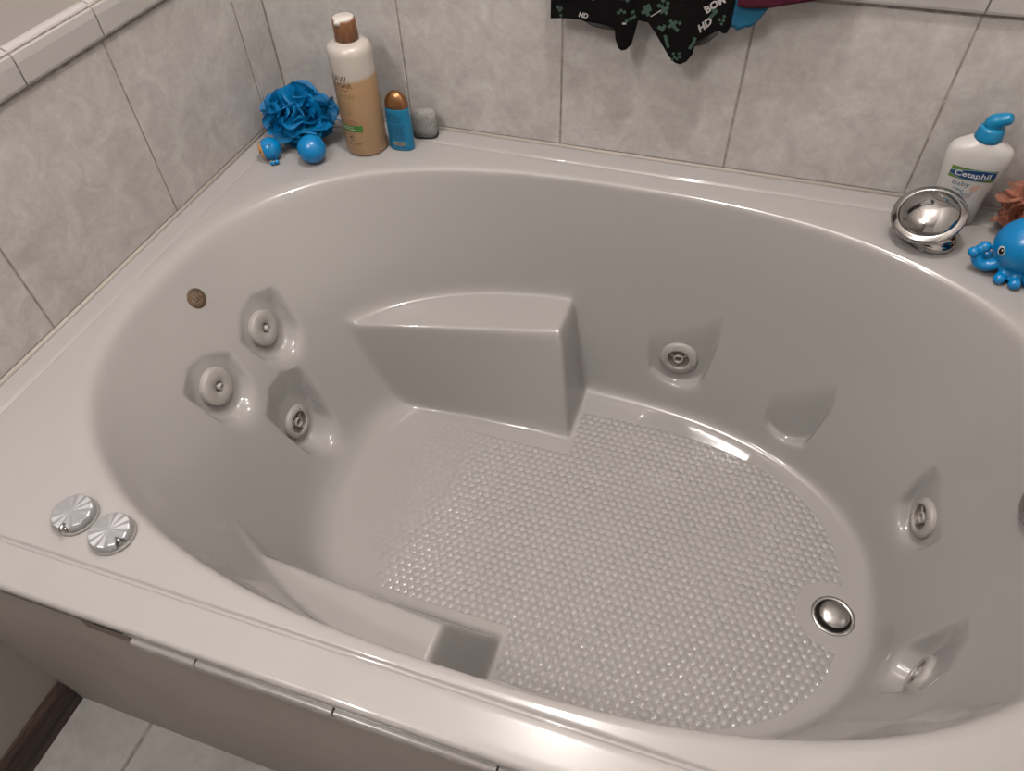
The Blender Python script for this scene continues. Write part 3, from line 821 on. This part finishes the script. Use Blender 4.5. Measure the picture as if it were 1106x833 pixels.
build('hand', *join([sphere((-0.017, -0.004, 0.033), 0.0040, 14, 10)]), mat('tan_paint', (0.2184, 0.1560, 0.1040), 0.5), ty)

# ------------------------------------------------------------------ lotion bottle
m_lot = mat('white_bottle_plastic', (0.37, 0.355, 0.34), 0.32, sss=0.1)
lb = thing('lotion_bottle', 'white lotion bottle with a blue pump top behind the chrome spout', 'bottle', (1.280, -0.047, 0.0003), math.radians(-4))
lsec = [(0.0, 0.027, 0.018), (0.002, 0.0295, 0.0205), (0.010, 0.0305, 0.0215), (0.045, 0.0310, 0.0220), (0.075, 0.0335, 0.0225), (0.100, 0.0375, 0.0235), (0.120, 0.0390, 0.0240), (0.136, 0.0355, 0.0225), (0.147, 0.0265, 0.0190), (0.1525, 0.0165, 0.0145), (0.1535, 0.0150, 0.0135)]
lsm = smooth_secs([(z * 0.97, a * (1.2 if z < 0.145 else 1.0), b) for z, a, b in lsec], 5)
build('bottle_body', *loft(lsm, 72, 2.2), m_lot, lb)
lz = np.array([s[0] for s in lsm]); lw = np.array([s[1] for s in lsm]); ldp = np.array([s[2] for s in lsm])
def lbw(vf, eps=0.0004):
    out = []
    for x, y, z in vf[0]:
        hw = float(np.interp(y, lz, lw)); hd = float(np.interp(y, lz, ldp)); xx = max(-hw * 0.99, min(hw * 0.99, x))
        out.append((xx, -(hd * (1 - abs(xx / hw) ** 2.2) ** (1 / 2.2) + eps), y))
    return out, vf[1]
def lbp(name, lst, m, eps=0.0004): build(name, *lbw(([(x * 1.2, y * 0.965, z) for x, y, z in join(lst)[0]], join(lst)[1]), eps), m, lb, smooth=False)
def strip(fn0, fn1, x0, x1, n=24):
    V = []; F = []
    for i in range(n + 1):
        x = x0 + (x1 - x0) * i / n; a, b = fn0(x), fn1(x)
        for k in range(5): V.append((x, a + (b - a) * k / 4, 0))
    for i in range(n):
        for k in range(4): F.append((i * 5 + k, (i + 1) * 5 + k, (i + 1) * 5 + k + 1, i * 5 + k + 1))
    return V, F
LY = 0.0985
lbp('logo_panel', [strip(lambda x: LY - 0.0105, lambda x: LY + 0.0105, -0.027, 0.027)], mat('logo_green', (0.0676, 0.1248, 0.0156), 0.4), 0.0004)
lbp('logo_light_swoosh', [strip(lambda x: LY - 0.0098 + 0.006 * (x / 0.027) ** 2 , lambda x: LY + 0.0098 - 0.004 * ((x - 0.01) / 0.027) ** 2, -0.027, 0.027)], mat('logo_pale', (0.1820, 0.2860, 0.2600), 0.4), 0.0007)
lbp('logo_blue_field', [strip(lambda x: LY - 0.0090 + 0.006 * (x / 0.027) ** 2, lambda x: LY + 0.0090 - 0.004 * ((x - 0.01) / 0.027) ** 2, -0.027, 0.027)], mat('logo_navy', (0.0026, 0.0260, 0.0988), 0.4), 0.0010)
lbp('logo_lettering', [shift(text_vf('Cetaphil', 0.0130, bold=0.0002), 0, LY)], mat('logo_white', (0.4264, 0.4264, 0.4160), 0.4), 0.0014)
lbp('baby_lettering', [shift(text_vf('baby', 0.0115), -0.0085, 0.0805)], mat('print_blue', (0.0156, 0.0520, 0.1040), 0.4), 0.0004)
lbp('small_print', dashes(0.069, -0.010, -0.004, 0.0012, 60) + dashes(0.062, -0.012, 0.0, 0.0012, 61), bpy.data.materials['print_blue'], 0.0004)
lbp('lower_print', dashes(0.032, -0.006, 0.004, 0.0012, 63) + dashes(0.026, -0.008, 0.003, 0.0010, 64), bpy.data.materials['print_blue'], 0.0004)
lbp('black_tab', [rect_vf(0.0035, 0.0445, 0.012, 0.0042)], mat('print_black', (0.015, 0.015, 0.015), 0.4), 0.0004)
lbp('peach_picture', [ellipse_vf(0.009, 0.074, 0.0045, 0.0052), ellipse_vf(0.013, 0.079, 0.003, 0.003)], mat('print_peach', (0.3744, 0.2444, 0.1872), 0.5), 0.0004)
lbp('grey_picture', [ellipse_vf(0.0035, 0.060, 0.0058, 0.0050), ellipse_vf(0.008, 0.065, 0.002, 0.006)], mat('print_grey', (0.2600, 0.2392, 0.2444), 0.5), 0.0004)
lbp('blue_arc', [([((0.0125 + w_) * math.cos(a) - 0.014, 0.058 + (0.0125 + w_) * math.sin(a), 0) for a in np.linspace(0.1, 1.7, 20) for w_ in (0, 0.0014)], [(2 * i, 2 * i + 1, 2 * i + 3, 2 * i + 2) for i in range(19)])], mat('print_cyan', (0.0104, 0.1560, 0.2340), 0.4), 0.0004)
m_pump = mat('blue_pump_plastic', (0.002, 0.13, 0.26), 0.28)
cl = [(0.0185, 0.1530), (0.0195, 0.1535), (0.0195, 0.160), (0.0180, 0.171), (0.0165, 0.1735), (0.010, 0.1745), (0.0, 0.175)]
pm = build('pump_collar', *lathe(cl, 48, True, False), m_pump, lb, (0, 0, -0.0085))
hd_ = [(0.000, 0, 0.168), (-0.002, 0.0, 0.176), (-0.002, -0.001, 0.181), (0.004, -0.003, 0.1855), (0.011, -0.006, 0.1900), (0.018, -0.009, 0.1940)]
hs = smooth_secs(hd_, 5); rads = np.interp(np.linspace(0, 1, len(hs)), [0, 0.25, 0.5, 0.75, 0.93, 1.0], [0.0125, 0.0120, 0.0115, 0.0100, 0.0080, 0.0040])
V, F = tube(hs, list(rads), 24)
build('pump_head', V, F, m_pump, lb, (0.0, 0, -0.0085))

# ------------------------------------------------------------------ pink netting sponge in the right corner
m_pink = net_mat('coral_netting', (0.38, 0.155, 0.10), None, 0.55, 0.4)
pk = thing('mesh_sponge', 'coral pink mesh sponge beside the white lotion bottle', 'sponge', (1.398, -0.066, 0.0))
V, F = pouf_mesh(0.074, 21, 30, (1.0, 0.95, 0.72), (-0.072, 0.1, -0.054, 0.060, -0.0475), (0.9, 1.6), 0.5)
build('netting', V, F, m_pink, pk, (0, 0, 0.049))
V = []; F = []
nu, nv = 22, 26
for i in range(nu):
    for j in range(nv):
        u, w = i / (nu - 1), j / (nv - 1)
        V.append((-0.052 + 0.050 * u + 0.006 * math.sin(6 * w), -0.064 + 0.030 * u + 0.004 * math.sin(7 * w), 0.006 + 0.075 * w * (0.65 + 0.35 * u) + 0.0012 * math.sin(40 * w * 3)))
for i in range(nu - 1):
    for j in range(nv - 1): F.append((i * nv + j, (i + 1) * nv + j, (i + 1) * nv + j + 1, i * nv + j + 1))
o = build('folded_net', V, F, net_mat('brown_netting', (0.30, 0.115, 0.06), None, 0.7, 0.3), pk)
o['label'] = 'darker brown folded strip of net'
s_ = o.modifiers.new('thick', 'SOLIDIFY'); s_.thickness = 0.0012

# ------------------------------------------------------------------ octopus bath toy
oc = thing('octopus_toy', 'glossy blue octopus bath toy at the right edge of the deck', 'toy', (1.362, -0.170, 0.0))
parts = [sphere((0, 0, 0.050), 0.0425, 48, 30)]
def tent(pts, r0, r1, ball_r):
    s = smooth_secs(pts, 6); rr = list(np.linspace(r0, r1, len(s)))
    parts.append(tube(s, rr, 18)); parts.append(sphere(pts[-1], ball_r, 24, 14))
tent([(-0.020, -0.012, 0.030), (-0.038, -0.014, 0.016), (-0.052, -0.012, 0.017), (-0.060, -0.007, 0.031), (-0.052, -0.003, 0.040)], 0.010, 0.0072, 0.0088)
parts.append(sphere((-0.066, -0.012, 0.034), 0.0082, 24, 14))
for a, L_ in ((-2.15, 0.040), (-1.62, 0.041), (-1.05, 0.041), (-0.35, 0.043), (0.5, 0.043), (1.2, 0.040), (1.9, 0.040), (2.6, 0.046)):
    c_, s2 = math.cos(a), math.sin(a)
    tent([(0.018 * c_, 0.018 * s2, 0.026), (0.030 * c_, 0.030 * s2, 0.012), (L_ * c_, L_ * s2, 0.0092)], 0.011, 0.0070, 0.0090)
V, F = join(parts)
ob = build('body', V, F, m_tblue, oc)
rm_ = ob.modifiers.new('remesh', 'REMESH'); rm_.mode = 'VOXEL'; rm_.voxel_size = 0.0013; rm_.use_smooth_shade = True
sm_ = ob.modifiers.new('soft', 'SMOOTH'); sm_.factor = 0.6; sm_.iterations = 6
m_eyew = mat('eye_white', (0.3900, 0.3900, 0.3744), 0.3); m_eyeb = mat('eye_black', (0.008, 0.008, 0.008), 0.2)
def disc_on(cen, R, dr_, a_, b_, m, name, parent, up=Vector((0, 0, 1)), lift=0.0003, off=(0, 0)):
    n = Vector(dr_).normalized(); e1 = up.cross(n).normalized(); e2 = n.cross(e1)
    V, F = ellipse_vf(off[0], off[1], a_, b_, 28, 3)
    W = [tuple(Vector(cen) + (n * R + e1 * x + e2 * y).normalized() * (R + lift)) for x, y, z in V]
    return build(name, W, F, m, parent)
for dr_ in ((-0.93, -0.60, 0.02), (0.25, -1.0, 0.05)):
    e = disc_on((0, 0, 0.050), 0.0425, dr_, 0.0062, 0.0076, m_eyew, 'eye', oc, lift=0.0007)
    disc_on((0, 0, 0.050), 0.0425, dr_, 0.0042, 0.0056, m_eyeb, 'pupil', e, lift=0.0012, off=(0.0006, 0))
    disc_on((0, 0, 0.050), 0.0425, dr_, 0.0012, 0.0014, m_eyew, 'glint', e, lift=0.0018, off=(0.0016, 0.0026))

# ------------------------------------------------------------------ towel bar and the things hung on it
br = thing('towel_bar', 'chrome towel bar on the back wall above the tile cap', 'towel bar', (0.83, -0.034, 0.415))
build('bar', *[( [(z, x * 1.0, y) for x, y, z in lathe([(0.0065, -0.34), (0.0065, 0.34)], 24)[0]]), lathe([(0.0065, -0.34), (0.0065, 0.34)], 24)[1]], m_chrome, br)
for s in (-1, 1):
    build('bracket', *tube([(s * 0.335, 0.0, 0), (s * 0.335, 0.042, 0)], [0.010, 0.014], 24), m_chrome, br)

def hem(pts):
    xs = [p[0] for p in pts]; zs = [p[1] for p in pts]
    return lambda x: float(np.interp(x, xs, zs))
def cloth(name, x0, x1, hemf, ybase, m, parent, nx=170, nz=60, top=0.415, amp=0.005, seed=0, thick=0.0012, back=0.33, rad=0.0080, fold=None, ff=None):
    r = random.Random(seed); w = [(r.uniform(20, 60), r.uniform(0, 6), r.uniform(0.3, 1), r.uniform(-12, 12)) for _ in range(5)]
    def fy(x, z):
        a = min(1.0, max(0.0, (top - z) / 0.08))
        q = sum(c * math.sin(k * x * 1.6 + p + t * z) for k, p, c, t in w) / 3.0
        if ff: q += ff(x, z)
        return max(-0.016, min(0.0012, amp * q * a))
    V = []; n_arc = 8
    for i in range(nx + 1):
        x = x0 + (x1 - x0) * i / nx; zb = hemf(x)
        for j in range(nz + 1):
            z = zb + (top - zb) * (j / nz)
            V.append((x, ybase + fy(x, z) - rad * min(1, 1), z))
        for j in range(1, n_arc + 1):
            a = math.pi * j / n_arc
            V.append((x, ybase - rad * math.cos(a), top + rad * math.sin(a)))
        for j in range(1, 9):
            V.append((x, ybase + rad, top - (top - back) * j / 8))
    m_ = nz + 1 + n_arc + 8
    F = [(i * m_ + j, (i + 1) * m_ + j, (i + 1) * m_ + j + 1, i * m_ + j + 1) for i in range(nx) for j in range(m_ - 1)]
    o = build(name, V, F, m, parent, (0, 0, 0))
    s = o.modifiers.new('thick', 'SOLIDIFY'); s.thickness = thick; s.offset = 0
    return o, fy
def weave(m, sc_=900):
    bump(m, noise(m, sc_, 2), 0.4, 0.0008); return m
m_black = weave(mat('black_knit', (0.0035, 0.003, 0.0033), 0.8, spec=0.06))
m_lin = weave(mat('grey_lining', (0.04, 0.038, 0.037), 0.8, spec=0.2), 1400)
m_pgreen = mat('green_print', (0.030, 0.055, 0.043), 0.8, spec=0.2)
m_pwhite = mat('white_letter_print', (0.27, 0.25, 0.245), 0.7)
YB = -0.034
sh = thing('swim_shorts', "child's black swim shorts with green and white print hung above the tub", 'shorts', (0.0, 0.0, -Z0 + Z0))
front = hem([(0.583, 0.2536), (0.6257, 0.2555), (0.6507, 0.2535), (0.6739, 0.2515), (0.6908, 0.2505), (0.6937, 0.2337), (0.7000, 0.2205), (0.7056, 0.2170), (0.7125, 0.2185), (0.7191, 0.2260), (0.7225, 0.2413), (0.7262, 0.2632), (0.7422, 0.2618), (0.7542, 0.2488), (0.7683, 0.2314), (0.7826, 0.2137), (0.7920, 0.2060), (0.8020, 0.2040), (0.8115, 0.2100), (0.8190, 0.2230), (0.8215, 0.2442), (0.8368, 0.253), (0.8498, 0.260), (0.8535, 0.2612), (0.8600, 0.2580), (0.8656, 0.2588), (0.8685, 0.2680)])
shf, fyf = cloth('shorts_front', 0.583, 0.8685, front, YB - 0.0015, m_black, sh, nx=300, amp=0.006, seed=3, ff=lambda x, z: 1.2 * math.exp(-((x - 0.728) / 0.012) ** 2) - 0.9 * math.exp(-((x - 0.70) / 0.02) ** 2) - 1.0 * math.exp(-((x - 0.80) / 0.03) ** 2) + 0.9 * math.exp(-((x - 0.845) / 0.010) ** 2))
lin = hem([(0.60, 0.30), (0.6250, 0.2580), (0.6400, 0.2520), (0.6560, 0.2462), (0.6700, 0.2440), (0.6876, 0.2430), (0.700, 0.25), (0.73, 0.27), (0.80, 0.25), (0.8100, 0.2320), (0.820, 0.2322), (0.8300, 0.2350), (0.8400, 0.2415), (0.8507, 0.2532), (0.8533, 0.2619), (0.860, 0.28)])
cloth('lining', 0.60, 0.860, lin, YB + 0.0, m_lin, sh, nx=160, amp=0.0012, seed=5, rad=0.0072)[0]['label'] = 'grey mesh lining below the hem'
def on_cloth(vf, eps=0.0013): return [(x, YB - 0.0015 - 0.0080 + fyf(x, z) - eps, z) for x, z, _ in vf[0]], vf[1]
def rot2(vf, cx, cz, a):
    c, s = math.cos(a), math.sin(a); return [(cx + x * c - y * s, cz + x * s + y * c, 0) for x, y, z in vf[0]], vf[1]
def cluster(cx, cz, s, a, cells): return [rot2(rect_vf(i * s, j * s, s * 1.02, s * 1.02, 2, 2), cx, cz, a) for i, j in cells]
pr_ = []
X5 = ((0, 0), (1, 0), (-1, 0), (0, 1), (0, -1))
PL = ((0, 0), (1, 0), (0, 1), (-1, 0), (0, -1), (1.9, 1), (-1, 1.8))
for cx_, cz_, s_, a_, cells in ((0.7655, 0.2835, 0.0052, 0.75, X5 + ((1.9, 0.9), (-0.6, 1.9), (1.2, 2.3))), (0.7815, 0.2645, 0.0052, 0.75, X5 + ((2.0, -0.9), (0.2, -2.1))),
        (0.7380, 0.2790, 0.0055, 0.5, X5 + ((1, 1),)), (0.7660, 0.2540, 0.0055, 1.1, ((0, 0), (1, 0), (0, 1))), (0.7765, 0.2350, 0.0050, 2.0, ((0, 0), (1, 0), (2, 0), (-1, 0))),
        (0.7960, 0.2110, 0.0040, 0.1, ((-2, 0), (0, 0.3), (-1, 1), (1, 1.2), (-1.5, 2.4), (0.8, 2.5))), (0.8180, 0.2420, 0.0050, 1.2, ((0, 0), (1, 0.2), (-1, 0), (-2, 0.1))),
        (0.6000, 0.2590, 0.0045, 0.4, ((0, 0), (0.2, 1.8), (1, 2.2), (0, 3))), (0.8400, 0.2840, 0.0055, 0.9, ((0, 0), (1, 0), (1, 1), (-1, 0))), (0.8550, 0.2720, 0.0040, 0.4, ((0, 0), (1, 1), (-0.5, 1.6), (1.6, 2.4))),
        (0.7200, 0.2690, 0.0048, 0.6, ((0, 0), (-1.1, 0.2), (-2.4, 0.4), (0.4, 1.6))), (0.6950, 0.2750, 0.0045, 0.4, ((0, 0), (1.2, 0.4), (2.2, -0.4))), (0.7050, 0.3000, 0.0055, 0.5, X5), (0.6500, 0.2950, 0.0055, 0.3, X5), (0.7900, 0.3100, 0.0055, 0.7, X5), (0.6200, 0.3200, 0.0055, 0.5, X5)):
    V, F = on_cloth(join(cluster(cx_, cz_, s_, a_, cells))); build('green_print', V, F, m_pgreen, sh, smooth=False)
wt = [rot2(text_vf('BOM', 0.0145, bold=0.0006), 0.8405, 0.2985, 0.62), rot2(text_vf('HD', 0.0150, shear=0.3, bold=0.0006), 0.8300, 0.2680, 0.72), rot2(text_vf('HD', 0.0105, shear=0.2, bold=0.0005), 0.6370, 0.2630, -0.12)]
wt += [rot2(rect_vf(0, 0, 0.0035, 0.0016, 1, 1), 0.7470 + 0.003 * k, 0.2725 + 0.0022 * k, 0.6) for k in range(5)] + [rot2(rect_vf(0, 0, 0.0060, 0.0030, 1, 1), 0.7060, 0.2600, 0.0)]
for grp in ([wt[0]], [wt[1]], [wt[2]], wt[3:8], [wt[8]]):
    V, F = on_cloth(join(grp), 0.0017); build('white_lettering', V, F, m_pwhite, sh, smooth=False)

m_wash = mat('blue_cloth', (0.018, 0.135, 0.24), 0.8, spec=0.2)
tc = nd(m_wash, 'ShaderNodeTexCoord'); bt_ = nd(m_wash, 'ShaderNodeTexBrick')
mp = nd(m_wash, 'ShaderNodeMapping'); mp.inputs['Rotation'].default_value = (math.radians(90), 0, 0); mp.inputs['Scale'].default_value = (9, 9, 9)
lk(m_wash, tc.outputs['Object'], mp.inputs[0]); lk(m_wash, mp.outputs[0], bt_.inputs['Vector'])
bt_.inputs['Color1'].default_value = (0.010, 0.085, 0.155, 1); bt_.inputs['Color2'].default_value = (0.012, 0.070, 0.125, 1); bt_.inputs['Mortar'].default_value = (0.004, 0.025, 0.05, 1)
bt_.inputs['Mortar Size'].default_value = 0.012; bt_.inputs['Scale'].default_value = 12
lk(m_wash, bt_.outputs[0], bsdf(m_wash).inputs['Base Color'])
bh = hem([(0.860, 0.2680), (0.8749, 0.2661), (0.8800, 0.2625), (0.886, 0.2655), (0.891, 0.2685), (0.8975, 0.2695), (0.9038, 0.2745), (0.9118, 0.2875), (0.9177, 0.2973), (0.9196, 0.3067), (0.925, 0.34)])
wc = thing('washcloth', 'blue brick-lined cloth hanging behind the maroon cloth', 'cloth', (0, 0, 0))
cloth('fabric', 0.8625, 0.925, bh, YB + 0.001, m_wash, wc, nx=90, nz=30, amp=0.0010, seed=11, rad=0.0070)
mh = hem([(0.8725, 0.3000), (0.885, 0.2985), (0.918, 0.3010), (0.9427, 0.3078), (0.9744, 0.3160), (1.02, 0.330)])
mc = thing('maroon_cloth', 'dark maroon cloth hanging over the bar right of the shorts', 'cloth', (0, 0, 0))
cloth('fabric', 0.8725, 1.02, mh, YB - 0.0, weave(mat('maroon_fabric', (0.038, 0.003, 0.011), 0.8, spec=0.2)), mc, nx=90, nz=30, amp=0.0015, seed=12, rad=0.0125)
